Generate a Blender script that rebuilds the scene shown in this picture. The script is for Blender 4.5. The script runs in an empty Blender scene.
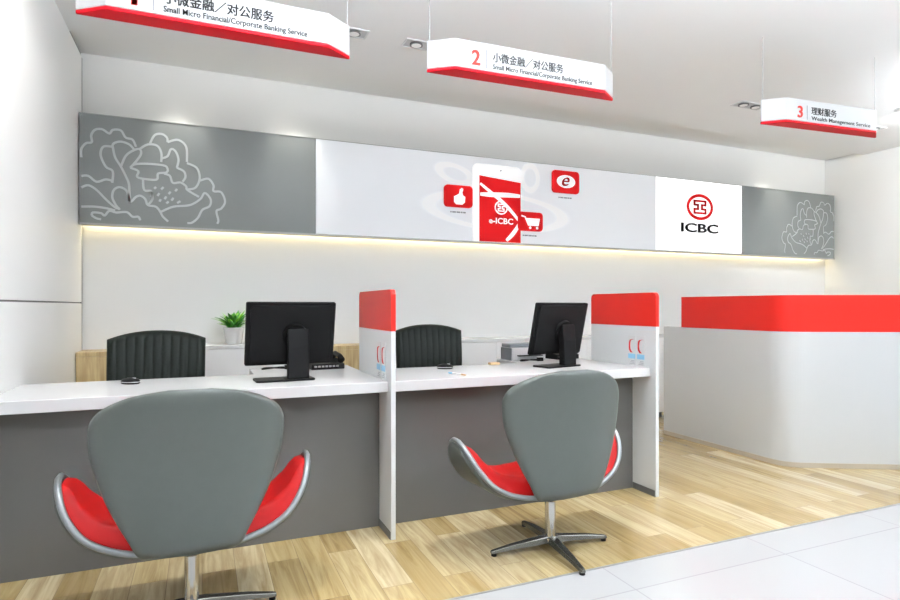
import bpy, bmesh, math, random
from mathutils import Vector, Matrix

random.seed(7)
SC = bpy.context.scene
COL = SC.collection
PI = math.pi

# ------------------------------------------------------------------ materials
def mat(name, color, rough=0.5, metal=0.0, spec=0.5, emit=None, estr=0.0, trans=0.0, coat=0.0):
    m = bpy.data.materials.new(name); m.use_nodes = True
    b = m.node_tree.nodes['Principled BSDF']
    b.inputs['Base Color'].default_value = (*color, 1)
    b.inputs['Roughness'].default_value = rough
    b.inputs['Metallic'].default_value = metal
    b.inputs['Specular IOR Level'].default_value = spec
    b.inputs['Coat Weight'].default_value = coat
    b.inputs['Transmission Weight'].default_value = trans
    if emit:
        b.inputs['Emission Color'].default_value = (*emit, 1)
        b.inputs['Emission Strength'].default_value = estr
    return m

def nodes(m):
    return m.node_tree.nodes, m.node_tree.links, m.node_tree.nodes['Principled BSDF']

def vary(m, scale=8.0, amt=0.06, bump=0.0, stretch=(1, 1, 1)):
    """subtle procedural variation of colour (and bump)"""
    N, L, B = nodes(m)
    tc = N.new('ShaderNodeTexCoord'); mp = N.new('ShaderNodeMapping'); nz = N.new('ShaderNodeTexNoise')
    mp.inputs['Scale'].default_value = stretch
    nz.inputs['Scale'].default_value = scale; nz.inputs['Detail'].default_value = 4
    L.new(tc.outputs['Object'], mp.inputs['Vector']); L.new(mp.outputs[0], nz.inputs['Vector'])
    c = B.inputs['Base Color'].default_value
    mx = N.new('ShaderNodeMix'); mx.data_type = 'RGBA'
    mx.inputs[6].default_value = (c[0]*(1-amt), c[1]*(1-amt), c[2]*(1-amt), 1)
    mx.inputs[7].default_value = (min(1, c[0]*(1+amt)), min(1, c[1]*(1+amt)), min(1, c[2]*(1+amt)), 1)
    L.new(nz.outputs['Fac'], mx.inputs[0]); L.new(mx.outputs[2], B.inputs['Base Color'])
    if bump:
        bp = N.new('ShaderNodeBump'); bp.inputs['Strength'].default_value = bump; bp.inputs['Distance'].default_value = 0.002
        L.new(nz.outputs['Fac'], bp.inputs['Height']); L.new(bp.outputs[0], B.inputs['Normal'])
    return m

M = {}
M['wall'] = vary(mat('wall_paint', (0.77, 0.775, 0.765), 0.55), 3, 0.01)
M['wall_gloss'] = vary(mat('white_lacquer_wall', (0.86, 0.865, 0.86), 0.42), 2, 0.01)
M['ceiling'] = vary(mat('ceiling_paint', (0.90, 0.905, 0.90), 0.7), 3, 0.01)
M['white'] = vary(mat('white_laminate', (0.82, 0.82, 0.82), 0.3), 5, 0.01)
M['worktop'] = vary(mat('white_solid_surface', (0.66, 0.66, 0.66), 0.22), 5, 0.01)
M['divider'] = vary(mat('white_divider', (0.72, 0.735, 0.735), 0.3), 5, 0.01)
M['red'] = vary(mat('red_acrylic', (0.42, 0.014, 0.009), 0.35, spec=0.12), 4, 0.03)
M['sign_red'] = vary(mat('sign_red', (0.42, 0.002, 0.008), 0.5, spec=0.1), 4, 0.02)
M['grey_front'] = vary(mat('grey_laminate', (0.095, 0.092, 0.086), 0.28, spec=0.4), 6, 0.04)
M['dark_skirt'] = vary(mat('dark_skirting', (0.08, 0.08, 0.08), 0.3), 6, 0.05)
M['beige_skirt'] = vary(mat('beige_skirting', (0.42, 0.36, 0.28), 0.3), 6, 0.1)
M['partition'] = vary(mat('white_partition', (0.56, 0.57, 0.57), 0.25), 4, 0.01)
M['fascia'] = vary(mat('grey_fascia', (0.165, 0.174, 0.168), 0.5, 0.0, spec=0.3), 5, 0.03)
M['flower'] = mat('pale_line', (0.44, 0.465, 0.455), 0.45)
M['seam'] = mat('grey_seam', (0.13, 0.13, 0.13), 0.5)
M['edge'] = mat('grey_edge', (0.30, 0.30, 0.28), 0.4, 0.3)
M['logo_white'] = mat('lit_white', (0.9, 0.9, 0.9), 0.4, emit=(1, 1, 1), estr=0.5)
M['print_red'] = mat('print_red', (0.44, 0.008, 0.009), 0.6, spec=0.03, emit=(0.6, 0.005, 0.008), estr=0.08)
M['print_white'] = mat('print_white', (0.93, 0.93, 0.93), 0.4, emit=(1, 1, 1), estr=0.3)
M['print_black'] = mat('print_black', (0.015, 0.015, 0.015), 0.4)
M['print_grey'] = mat('print_grey', (0.25, 0.25, 0.27), 0.5)
M['print_orange'] = mat('print_orange_red', (0.78, 0.05, 0.03), 0.4)
M['print_blue'] = mat('print_blue', (0.25, 0.55, 0.75), 0.4)
M['print_skin'] = mat('print_tan', (0.8, 0.45, 0.35), 0.4)
M['sign_white'] = vary(mat('sign_white', (0.70, 0.705, 0.70), 0.3), 4, 0.01)
M['shell'] = vary(mat('grey_leather', (0.064, 0.072, 0.064), 0.45, spec=0.4), 30, 0.05, 0.15)
M['rim'] = vary(mat('silver_rim', (0.22, 0.235, 0.24), 0.35, 0.5), 20, 0.03)
M['chair_red'] = vary(mat('red_leather', (0.28, 0.002, 0.002), 0.5, spec=0.15), 30, 0.05, 0.1)
M['chrome'] = vary(mat('chrome', (0.55, 0.54, 0.52), 0.12, 1.0), 10, 0.02)
M['steel'] = vary(mat('brushed_steel', (0.16, 0.158, 0.14), 0.25, 0.9), 40, 0.08)
M['black'] = vary(mat('black_plastic', (0.004, 0.004, 0.004), 0.5, spec=0.10), 20, 0.1)
M['black_leather'] = vary(mat('black_leather', (0.002, 0.004, 0.002), 0.55, spec=0.14), 60, 0.15, 0.3)
M['screen'] = mat('screen_glass', (0.01, 0.01, 0.012), 0.08)
M['silver'] = mat('silver_plastic', (0.5, 0.5, 0.5), 0.3, 0.5)
M['printer_grey'] = vary(mat('printer_grey', (0.16, 0.17, 0.18), 0.4), 10, 0.05)
M['leaf_dark'] = vary(mat('leaf_dark', (0.03, 0.20, 0.015), 0.4), 15, 0.3)
M['leaf_light'] = vary(mat('leaf_light', (0.22, 0.50, 0.03), 0.4), 15, 0.25)
M['tan'] = vary(mat('tan_wood', (0.55, 0.38, 0.2), 0.5), 30, 0.15)
M['wire'] = mat('wire_steel', (0.55, 0.55, 0.55), 0.4, 0.6)
M['soil'] = vary(mat('soil', (0.05, 0.03, 0.02), 0.9), 60, 0.4, 0.5)
M['cove'] = mat('cove_led', (0.9, 0.8, 0.6), 0.5, emit=(1.0, 0.82, 0.5), estr=1.6)
M['strip'] = mat('strip_led', (0.9, 0.8, 0.6), 0.5, emit=(1.0, 0.84, 0.50), estr=16.0)
M['fill_down'] = mat('fill_down', (0.9, 0.9, 0.9), 0.5, emit=(0.91, 0.98, 1.08), estr=1.5)  # weak downward glow of the added fill lamps
M['fill_up'] = mat('fill_up', (0.9, 0.9, 0.9), 0.5, emit=(0.91, 0.98, 1.08), estr=76.0)  # upward glow of the added fill lamps, brightens the ceiling
M['small_lamp'] = mat('small_lamp', (0.6, 0.6, 0.6), 0.5, emit=(1.0, 0.96, 0.9), estr=0.25)

def plank_floor():
    m = mat('oak_planks', (0.5, 0.4, 0.25), 0.17, coat=0.25); N, L, B = nodes(m)
    tc = N.new('ShaderNodeTexCoord'); mp = N.new('ShaderNodeMapping')
    mp.inputs['Rotation'].default_value = (0, 0, PI/2)
    L.new(tc.outputs['Object'], mp.inputs['Vector'])
    br = N.new('ShaderNodeTexBrick')
    br.offset = 0.37; br.offset_frequency = 2; br.squash = 1.0
    br.inputs['Scale'].default_value = 1.0
    br.inputs['Brick Width'].default_value = 1.15; br.inputs['Row Height'].default_value = 0.135
    br.inputs['Mortar Size'].default_value = 0.0012; br.inputs['Mortar Smooth'].default_value = 0.2
    br.inputs['Color1'].default_value = (0, 0, 0, 1); br.inputs['Color2'].default_value = (1, 1, 1, 1)
    br.inputs['Mortar'].default_value = (0.35, 0.35, 0.35, 1); br.inputs['Bias'].default_value = 0.0
    L.new(mp.outputs[0], br.inputs['Vector'])
    cr = N.new('ShaderNodeValToRGB'); L.new(br.outputs['Color'], cr.inputs[0])
    e = cr.color_ramp.elements
    e[0].position = 0; e[0].color = (0.32, 0.225, 0.095, 1)
    e[1].position = 1; e[1].color = (0.60, 0.50, 0.32, 1)
    k = cr.color_ramp.elements.new(0.45); k.color = (0.45, 0.345, 0.165, 1)
    k = cr.color_ramp.elements.new(0.7); k.color = (0.52, 0.415, 0.225, 1)
    # long grain
    mp2 = N.new('ShaderNodeMapping'); mp2.inputs['Scale'].default_value = (22, 1.6, 1)
    L.new(tc.outputs['Object'], mp2.inputs['Vector'])
    off = N.new('ShaderNodeVectorMath'); off.operation = 'ADD'
    sc = N.new('ShaderNodeVectorMath'); sc.operation = 'SCALE'; sc.inputs['Scale'].default_value = 13.0
    L.new(br.outputs['Color'], sc.inputs[0]); L.new(mp2.outputs[0], off.inputs[0]); L.new(sc.outputs[0], off.inputs[1])
    nz = N.new('ShaderNodeTexNoise'); nz.inputs['Scale'].default_value = 1.0; nz.inputs['Detail'].default_value = 6
    nz.inputs['Distortion'].default_value = 1.4; nz.inputs['Roughness'].default_value = 0.6
    L.new(off.outputs[0], nz.inputs['Vector'])
    g = N.new('ShaderNodeValToRGB'); L.new(nz.outputs['Fac'], g.inputs[0])
    g.color_ramp.elements[0].position = 0.30; g.color_ramp.elements[0].color = (0.66, 0.58, 0.46, 1)
    g.color_ramp.elements[1].position = 0.62; g.color_ramp.elements[1].color = (1.12, 1.12, 1.10, 1)
    mul = N.new('ShaderNodeMix'); mul.data_type = 'RGBA'; mul.blend_type = 'MULTIPLY'; mul.inputs[0].default_value = 1.0
    L.new(cr.outputs[0], mul.inputs[6]); L.new(g.outputs[0], mul.inputs[7])
    # mortar darkening
    mo = N.new('ShaderNodeMix'); mo.data_type = 'RGBA'
    mo.inputs[7].default_value = (0.24, 0.17, 0.09, 1)
    L.new(br.outputs['Fac'], mo.inputs[0]); L.new(mul.outputs[2], mo.inputs[6])
    L.new(mo.outputs[2], B.inputs['Base Color'])
    return m
M['planks'] = plank_floor()

def tile_floor():
    m = mat('white_tiles', (0.8, 0.8, 0.8), 0.16); N, L, B = nodes(m)
    tc = N.new('ShaderNodeTexCoord'); mp = N.new('ShaderNodeMapping')
    mp.inputs['Location'].default_value = (-1.62+8.7, -1.89+8.7, 0)
    L.new(tc.outputs['Object'], mp.inputs['Vector'])
    br = N.new('ShaderNodeTexBrick'); br.offset = 0.0
    br.inputs['Scale'].default_value = 1.0
    br.inputs['Brick Width'].default_value = 0.87; br.inputs['Row Height'].default_value = 0.87
    br.inputs['Mortar Size'].default_value = 0.0035; br.inputs['Mortar Smooth'].default_value = 0.3
    br.inputs['Color1'].default_value = (0.455, 0.455, 0.455, 1); br.inputs['Color2'].default_value = (0.47, 0.47, 0.468, 1)
    br.inputs['Mortar'].default_value = (0.36, 0.36, 0.36, 1)
    L.new(mp.outputs[0], br.inputs['Vector']); L.new(br.outputs['Color'], B.inputs['Base Color'])
    return m
M['tiles'] = tile_floor()

def wood_cab():
    m = mat('oak_veneer', (0.42, 0.30, 0.14), 0.4); N, L, B = nodes(m)
    tc = N.new('ShaderNodeTexCoord'); mp = N.new('ShaderNodeMapping'); mp.inputs['Scale'].default_value = (40, 10, 3)
    nz = N.new('ShaderNodeTexNoise'); nz.inputs['Scale'].default_value = 1.0; nz.inputs['Detail'].default_value = 6; nz.inputs['Distortion'].default_value = 0.8
    L.new(tc.outputs['Object'], mp.inputs[0]); L.new(mp.outputs[0], nz.inputs['Vector'])
    g = N.new('ShaderNodeValToRGB'); L.new(nz.outputs['Fac'], g.inputs[0])
    g.color_ramp.elements[0].position = 0.35; g.color_ramp.elements[0].color = (0.33, 0.225, 0.10, 1)
    g.color_ramp.elements[1].position = 0.65; g.color_ramp.elements[1].color = (0.50, 0.385, 0.20, 1)
    L.new(g.outputs[0], B.inputs['Base Color'])
    return m
M['oak'] = wood_cab()

def lightbox_mat():
    """backlit pale print with soft white orbit loops around the phone (part of the printed artwork)"""
    m = mat('lightbox_print', (0.8, 0.82, 0.86), 0.4); N, L, B = nodes(m)
    tc = N.new('ShaderNodeTexCoord')
    def ellipse(cx, cz, ax, az, rot, w):
        mp = N.new('ShaderNodeMapping'); mp.vector_type = 'TEXTURE'
        mp.inputs['Location'].default_value = (cx, 0, cz); mp.inputs['Rotation'].default_value = (0, rot, 0)
        mp.inputs['Scale'].default_value = (ax, 1e6, az)
        L.new(tc.outputs['Object'], mp.inputs[0])
        ln = N.new('ShaderNodeVectorMath'); ln.operation = 'LENGTH'; L.new(mp.outputs[0], ln.inputs[0])
        s = N.new('ShaderNodeMath'); s.operation = 'SUBTRACT'; L.new(ln.outputs['Value'], s.inputs[0]); s.inputs[1].default_value = 1
        a = N.new('ShaderNodeMath'); a.operation = 'ABSOLUTE'; L.new(s.outputs[0], a.inputs[0])
        r = N.new('ShaderNodeMapRange'); r.interpolation_type = 'SMOOTHSTEP'
        r.inputs['From Min'].default_value = 0; r.inputs['From Max'].default_value = w
        r.inputs['To Min'].default_value = 1; r.inputs['To Max'].default_value = 0
        L.new(a.outputs[0], r.inputs['Value'])
        return r.outputs[0]
    # local x measured from the lightbox's left end, z from its foot
    es = [ellipse(1.67, 0.29, 0.69, 0.165, 0.04, 0.17), ellipse(1.23, 0.60, 0.16, 0.07, 0.25, 0.45), ellipse(2.00, 0.63, 0.085, 0.115, 0.0, 0.40)]
    mx1 = N.new('ShaderNodeMath'); mx1.operation = 'MAXIMUM'; L.new(es[0], mx1.inputs[0]); L.new(es[1], mx1.inputs[1])
    mx2 = N.new('ShaderNodeMath'); mx2.operation = 'MAXIMUM'; L.new(mx1.outputs[0], mx2.inputs[0]); L.new(es[2], mx2.inputs[1])
    c = N.new('ShaderNodeMix'); c.data_type = 'RGBA'
    c.inputs[6].default_value = (0.76, 0.775, 0.80, 1); c.inputs[7].default_value = (0.93, 0.935, 0.95, 1)
    L.new(mx2.outputs[0], c.inputs[0]); L.new(c.outputs[2], B.inputs['Base Color'])
    L.new(c.outputs[2], B.inputs['Emission Color']); B.inputs['Emission Strength'].default_value = 0.16
    return m
M['lightbox'] = lightbox_mat()

# ------------------------------------------------------------------ mesh helpers
def obj(name, bm, m, parent=None, smooth=False, loc=None, rot=None, bevel=0.0):
    bmesh.ops.recalc_face_normals(bm, faces=bm.faces)
    me = bpy.data.meshes.new(name); bm.to_mesh(me); bm.free()
    me.materials.append(m)
    if smooth:
        for p in me.polygons: p.use_smooth = True
    o = bpy.data.objects.new(name, me); COL.objects.link(o)
    if loc: o.location = loc
    if rot: o.rotation_euler = rot
    if parent: o.parent = parent
    if bevel:
        b = o.modifiers.new('bevel', 'BEVEL'); b.width = bevel; b.segments = 2; b.limit_method = 'ANGLE'
    return o

def empty(name, label, cat, loc=(0, 0, 0), rz=0.0, group=None):
    o = bpy.data.objects.new(name, None); COL.objects.link(o)
    o.empty_display_size = 0.05
    o.location = loc; o.rotation_euler = (0, 0, rz); o['label'] = label; o['category'] = cat
    if group: o['group'] = group
    return o

def tag(o, label, cat, group=None):
    o['label'] = label; o['category'] = cat
    if group: o['group'] = group
    return o

def structure(o):
    o['kind'] = 'structure'; return o

def dup(root, loc, rz=None, label=None):
    r = root.copy(); COL.objects.link(r); r.location = loc
    if rz is not None: r.rotation_euler = (0, 0, rz)
    if label: r['label'] = label
    for ch in list(root.children):
        c = ch.copy(); COL.objects.link(c); c.parent = r
        for g in list(ch.children):
            d = g.copy(); COL.objects.link(d); d.parent = c
    return r

def box(bm, x0, x1, y0, y1, z0, z1, mtx=None):
    vs = [bm.verts.new(Vector(p)) for p in ((x0, y0, z0), (x1, y0, z0), (x1, y1, z0), (x0, y1, z0), (x0, y0, z1), (x1, y0, z1), (x1, y1, z1), (x0, y1, z1))]
    if mtx:
        for v in vs: v.co = mtx @ v.co
    for f in ((0, 1, 2, 3), (4, 5, 6, 7), (0, 1, 5, 4), (1, 2, 6, 5), (2, 3, 7, 6), (3, 0, 4, 7)):
        bm.faces.new([vs[i] for i in f])
    return bm

def bx(*a):
    return box(bmesh.new(), *a)

def extrude_poly(bm, pts, fn0, fn1):
    """close a prism between two images of a 2D outline"""
    a = [bm.verts.new(fn0(p)) for p in pts]; b = [bm.verts.new(fn1(p)) for p in pts]
    bm.faces.new(a); bm.faces.new(b[::-1]); n = len(pts)
    for i in range(n): bm.faces.new((a[i], a[(i+1) % n], b[(i+1) % n], b[i]))
    return bm

def prism_z(pts, z0, z1, bm=None):
    bm = bm or bmesh.new()
    return extrude_poly(bm, pts, lambda p: Vector((p[0], p[1], z0)), lambda p: Vector((p[0], p[1], z1)))

def prism_y(pts, y0, y1, bm=None):
    bm = bm or bmesh.new()
    return extrude_poly(bm, pts, lambda p: Vector((p[0], y0, p[1])), lambda p: Vector((p[0], y1, p[1])))

def prism_x(pts, x0, x1, bm=None):
    bm = bm or bmesh.new()
    return extrude_poly(bm, pts, lambda p: Vector((x0, p[0], p[1])), lambda p: Vector((x1, p[0], p[1])))

def rrect(x0, x1, z0, z1, r, corners=(1, 1, 1, 1), n=6):
    """rounded rectangle outline; corners: bl, br, tr, tl"""
    out = []
    for k, (cx, cz, a0) in enumerate(((x0, z0, PI), (x1, z0, 1.5*PI), (x1, z1, 0), (x0, z1, PI/2))):
        if corners[k]:
            ox = cx + (r if cx == x0 else -r); oz = cz + (r if cz == z0 else -r)
            for i in range(n+1):
                a = a0 + PI/2*i/n; out.append((ox + r*math.cos(a), oz + r*math.sin(a)))
        else: out.append((cx, cz))
    return out

def tube(bm, pts, r, n=10, r1=None, closed=False):
    """tube through points; r may be a list"""
    pts = [Vector(p) for p in pts]; N = len(pts)
    rs = r if isinstance(r, (list, tuple)) else ([r + ((r1 if r1 is not None else r) - r)*i/(N-1) for i in range(N)])
    rings = []; up = None
    for i, p in enumerate(pts):
        if closed: t = (pts[(i+1) % N]-pts[i-1]).normalized()
        else: t = (pts[min(i+1, N-1)]-pts[max(i-1, 0)]).normalized()
        if up is None:
            up = Vector((0, 0, 1)) if abs(t.z) < 0.9 else Vector((1, 0, 0))
        a = (up - t*up.dot(t)).normalized(); b = t.cross(a); up = a
        rings.append([bm.verts.new(p + (a*math.cos(2*PI*k/n) + b*math.sin(2*PI*k/n))*rs[i]) for k in range(n)])
    for i in range(N if closed else N-1):
        A = rings[i]; Bq = rings[(i+1) % N]
        for k in range(n): bm.faces.new((A[k], A[(k+1) % n], Bq[(k+1) % n], Bq[k]))
    if not closed:
        bm.faces.new(rings[0][::-1]); bm.faces.new(rings[-1])
    return bm

def lathe(prof, n=28, bm=None, cx=0, cy=0):
    bm = bm or bmesh.new(); rings = []
    for r, z in prof:
        rings.append([bm.verts.new((cx + r*math.cos(2*PI*k/n), cy + r*math.sin(2*PI*k/n), z)) for k in range(n)])
    for i in range(len(rings)-1):
        for k in range(n): bm.faces.new((rings[i][k], rings[i][(k+1) % n], rings[i+1][(k+1) % n], rings[i+1][k]))
    bm.faces.new(rings[0][::-1]); bm.faces.new(rings[-1])
    return bm

def spline(pts, sub=6):
    P = [Vector(p) for p in pts]; out = []
    for i in range(len(P)-1):
        p0 = P[max(i-1, 0)]; p1 = P[i]; p2 = P[i+1]; p3 = P[min(i+2, len(P)-1)]
        for k in range(sub):
            t = k/sub
            out.append(0.5*((2*p1) + (p2-p0)*t + (2*p0-5*p1+4*p2-p3)*t*t + (3*p1-p0-3*p2+p3)*t**3))
    out.append(P[-1]); return out

def ribbon(bm, pts, w, y0, y1, wf=None):
    """line of width w drawn in the xz plane, between depths y0 and y1"""
    P = [Vector((p[0], p[1])) for p in pts]; rows = []
    for i, p in enumerate(P):
        t = (P[min(i+1, len(P)-1)]-P[max(i-1, 0)])
        if t.length < 1e-9: t = Vector((1, 0))
        t.normalize(); n = Vector((-t.y, t.x))*w/2*(wf(i/(len(P)-1)) if wf else 1)
        rows.append([bm.verts.new((q.x, y, q.y)) for q, y in ((p+n, y0), (p-n, y0), (p-n, y1), (p+n, y1))])
    for i in range(len(rows)-1):
        for k in range(4): bm.faces.new((rows[i][k], rows[i][(k+1) % 4], rows[i+1][(k+1) % 4], rows[i+1][k]))
    bm.faces.new(rows[0]); bm.faces.new(rows[-1][::-1])
    return bm

def shell(f, nu, nv, t0, t1, flip=1.0):
    """closed skin over the surface f(u,v), u,v in 0..1, between offsets t0(u,v) and t1(u,v) along its normal"""
    bm = bmesh.new(); A = []; Bq = []; e = 1e-3
    for j in range(nv+1):
        ra = []; rb = []
        for i in range(nu+1):
            u = i/nu; v = j/nv; p = Vector(f(u, v))
            du = Vector(f(min(u+e, 1), v))-Vector(f(max(u-e, 0), v)); dv = Vector(f(u, min(v+e, 1)))-Vector(f(u, max(v-e, 0)))
            n = du.cross(dv)
            n = (n.normalized() if n.length > 1e-12 else Vector((0, 0, 1)))*flip
            ra.append(bm.verts.new(p + n*t0(u, v))); rb.append(bm.verts.new(p + n*t1(u, v)))
        A.append(ra); Bq.append(rb)
    for j in range(nv):
        for i in range(nu):
            bm.faces.new((A[j][i], A[j][i+1], A[j+1][i+1], A[j+1][i]))
            bm.faces.new((Bq[j][i], Bq[j+1][i], Bq[j+1][i+1], Bq[j][i+1]))
    for i in range(nu):
        bm.faces.new((A[0][i], Bq[0][i], Bq[0][i+1], A[0][i+1])); bm.faces.new((A[nv][i], A[nv][i+1], Bq[nv][i+1], Bq[nv][i]))
    for j in range(nv):
        bm.faces.new((A[j][0], A[j+1][0], Bq[j+1][0], Bq[j][0])); bm.faces.new((A[j][nu], Bq[j][nu], Bq[j+1][nu], A[j+1][nu]))
    return bm

def text(name, body, width, height, m, parent, loc, depth=0.001, bold=0.0, rot=(PI/2, 0, 0), shear=0.0, align='L', fat=0.0):
    c = bpy.data.curves.new('t', 'FONT'); c.body = body; c.extrude = 0.5; c.offset = bold; c.shear = shear; c.resolution_u = 3
    t = bpy.data.objects.new('t', c); COL.objects.link(t)
    bpy.context.view_layer.update()
    me = bpy.data.meshes.new_from_object(t.evaluated_get(bpy.context.evaluated_depsgraph_get()))
    bpy.data.objects.remove(t)
    xs = [v.co.x for v in me.vertices]; ys = [v.co.y for v in me.vertices]
    x0, x1, y0, y1 = min(xs), max(xs), min(ys), max(ys)
    sx = width/(x1-x0); sy = height/(y1-y0)
    for v in me.vertices:
        v.co = Vector(((v.co.x-x0)*sx - (width/2 if align == 'C' else 0), (v.co.y-y0)*sy, v.co.z*depth*2))
    if fat:
        b = bmesh.new(); b.from_mesh(me); vs = b.verts[:]; fs = b.faces[:]
        for k, dx in enumerate((-fat, fat)):
            r = bmesh.ops.duplicate(b, geom=vs+fs+b.edges[:len(me.edges)])
            for g in r['geom']:
                if isinstance(g, bmesh.types.BMVert): g.co.x += dx; g.co.y += 0.4*dx
        b.to_mesh(me); b.free()
    me.name = name; me.materials.clear(); me.materials.append(m)
    o = bpy.data.objects.new(name, me); COL.objects.link(o); o.parent = parent; o.location = loc; o.rotation_euler = rot
    return o

# ------------------------------------------------------------------ the room
XL, XR, YB, YF = -0.80, 7.25, 4.96, -4.0
ZC, ZR, YE = 2.95, 2.99, 4.50
structure(obj('floor', bx(XL-0.1, XR+0.1, 2.11, YB+0.1, -0.1, 0.0), M['planks']))
structure(obj('floor', bx(XL-0.1, XR+0.1, YF, 2.11, -0.1, 0.0), M['tiles']))
structure(obj('trim_1', bx(XL, XR, 2.104, 2.116, -0.01, 0.0015), M['edge']))
structure(obj('ceiling', bx(XL-0.1, XR+0.1, YF, YE, ZC, ZC+0.15), M['ceiling']))
structure(obj('ceiling', bx(XL-0.1, XR+0.1, YE, YB+0.1, ZR, ZR+0.11), M['ceiling']))
structure(obj('wall_back', bx(XL-0.1, XR+0.1, YB, YB+0.1, 0, ZR), M['wall']))
structure(obj('wall_right', bx(XR, XR+0.1, YF, YB, 0, ZR), M['wall']))
# left wall: two rows of lacquered panels with a joint between them
bm = bmesh.new(); box(bm, XL-0.1, XL-0.012, YF, YB, 0, ZR)
structure(obj('wall_left', bm, M['seam']))
bm = bmesh.new(); box(bm, XL-0.012, XL, YF, YB-0.035, 0, 1.169); box(bm, XL-0.012, XL, YF, YB-0.035, 1.178, ZC)
structure(obj('wall_left', bm, M['wall_gloss']))
structure(obj('trim_2', bx(XL-0.011, XL-0.002, YB-0.034, YB-0.001, 0, ZC), M['seam']))
# cove strip on the hidden edge of the lower ceiling
structure(obj('trim_3', bx(XL, XR, YE, YE+0.012, ZC+0.006, ZC+0.032), M['cove']))

# ------------------------------------------------------------------ fascia band on the back wall
Z0, Z1, YP = 1.728, 2.508, 4.785
DEC = 0.0025
def fascia(x0, x1, name, label, cat, m):
    t = empty(name, label, cat, (x0, YP, Z0))
    w = x1-x0
    obj('panel_face', bx(0.002, w-0.002, 0, 0.02, 0.008, Z1-Z0-0.004), m, t)
    bm = bx(0, w, 0.02, 0.175, 0.06, Z1-Z0); box(bm, 0, w, 0.02, 0.115, 0, 0.0601)
    obj('panel_frame', bm, M['edge'], t)
    obj('strip_light', bx(0.01, w-0.01, 0.135, 0.165, 0.050, 0.0598), M['strip'], t)
    obj('bottom_trim', bx(0, w, -0.004, 0.02, -0.006, 0.008), M['edge'], t)
    obj('top_trim', bx(0, w, -0.003, 0.02, Z1-Z0-0.004, Z1-Z0), M['edge'], t)
    return t

PEONY = [
    [(16,465),(16,522),(44,566),(79,578),(76,627),(100,668),(143,676),(187,651),(208,679),(259,681),(289,634),(333,623),(355,574)],
    [(205,559),(150,553),(133,493),(165,413),(208,384),(205,301)],
    [(205,559),(216,585),(259,601),(311,587),(341,556)],
    [(208,559),(223,485),(259,422),(289,358),(311,292),(311,175)],
    [(259,422),(289,500),(333,543),(378,560),(385,518),(333,437)],
    [(318,419),(348,447),(431,458),(537,456),(561,433),(553,406),(499,393),(491,350),(431,345),(363,356),(370,399),(318,419)],
    [(378,560),(431,599),(491,597),(519,549),(519,480)],
    [(446,609),(476,672),(522,686),(556,664),(561,630)],
    [(561,630),(631,655),(686,609),(691,497)],
    [(522,506),(561,527),(584,581),(615,567),(634,509),(623,447)],
    [(623,447),(670,425),(681,383),(662,347)],
    [(691,488),(758,459),(779,382),(750,310),(694,292)],
    [(537,396),(576,383),(596,333),(647,340),(686,314),(694,288),(774,242)],
    [(400,342),(408,266),(453,261),(453,219)],
    [(782,365),(839,384),(875,338),(875,293),(929,289),(957,219),(929,164),(896,144),(909,74),(901,47)],
    [(514,112),(600,157),(710,176),(782,225),(814,275),(855,230),(847,177),(798,147),(766,84),(726,46),(694,41)],
    [(514,112),(530,79),(565,45)],
    [(16,334),(58,338),(108,301),(165,322),(208,314)],
    [(16,253),(58,272),(108,243),(165,181),(223,127),(252,121)],
    [(252,112),(223,152),(205,201),(216,252),(252,274),(296,249),(318,175),(355,212),(385,222),(415,199),(431,158),(484,149),(514,112)],
    [(431,158),(461,202),(453,261)],
    [(16,119),(93,124),(165,118),(223,105)],
    [(79,60),(86,82),(136,80),(158,65),(187,100),(230,91),(296,98),(333,67),(370,69),(382,44)],
    [(79,60),(108,42),(136,37)],
    [(473,280),(485,294)],
    [(519,278),(534,297)],
    [(568,248),(581,266)],
    [(612,272),(625,290)],
    [(494,229),(507,250)],
    [(541,208),(553,229)],
    [(587,201),(600,222)],
    [(625,186),(647,201)],
    [(553,178),(568,193)],
    [(507,188),(516,206)]]

def peony(parent, fx, wd):
    bm = bmesh.new()
    for k, l in enumerate(PEONY):
        pts = [(fx(a/1000.0), b/1000.0) for a, b in l]
        pts = spline([(a, b, 0) for a, b in pts], 5)
        ribbon(bm, [(p.x, min(p.y, Z1-Z0-0.02)) for p in pts], wd, -DEC, 0.002)
    return obj('peony_outline', bm, M['flower'], parent)

g1 = fascia(XL+0.005, 0.849, 'fascia_panel', 'wide grey fascia panel with a pale peony outline, touching the left wall', 'panel', M['fascia'])
peony(g1, lambda x: x, 0.015)
g2 = fascia(5.60, 7.17, 'fascia_panel', 'grey fascia panel with a faint peony outline, beside the right wall', 'panel', M['fascia'])
peony(g2, lambda x: 1.57-x*0.97, 0.010)

lb = fascia(0.849, 4.364, 'lightbox', 'long pale backlit panel showing a red phone and app icons', 'sign', M['lightbox'])
ox = 0.849; oz = Z0
def D(name, pts, m, parent, y0, y1):
    return obj(name, prism_y([(a-ox, b-oz) for a, b in pts], y0, y1), m, parent)
ph = obj('phone_body', prism_y([(a-ox, b-oz) for a, b in rrect(2.249, 2.745, 1.736, 2.44, 0.05, (0, 0, 1, 1))], -0.006, 0.001), M['print_white'], lb)
D('phone_screen', [(2.314, 1.738), (2.742, 1.738), (2.742, 2.300), (2.314, 2.336)], M['print_red'], ph, -0.009, -0.005)
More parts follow.
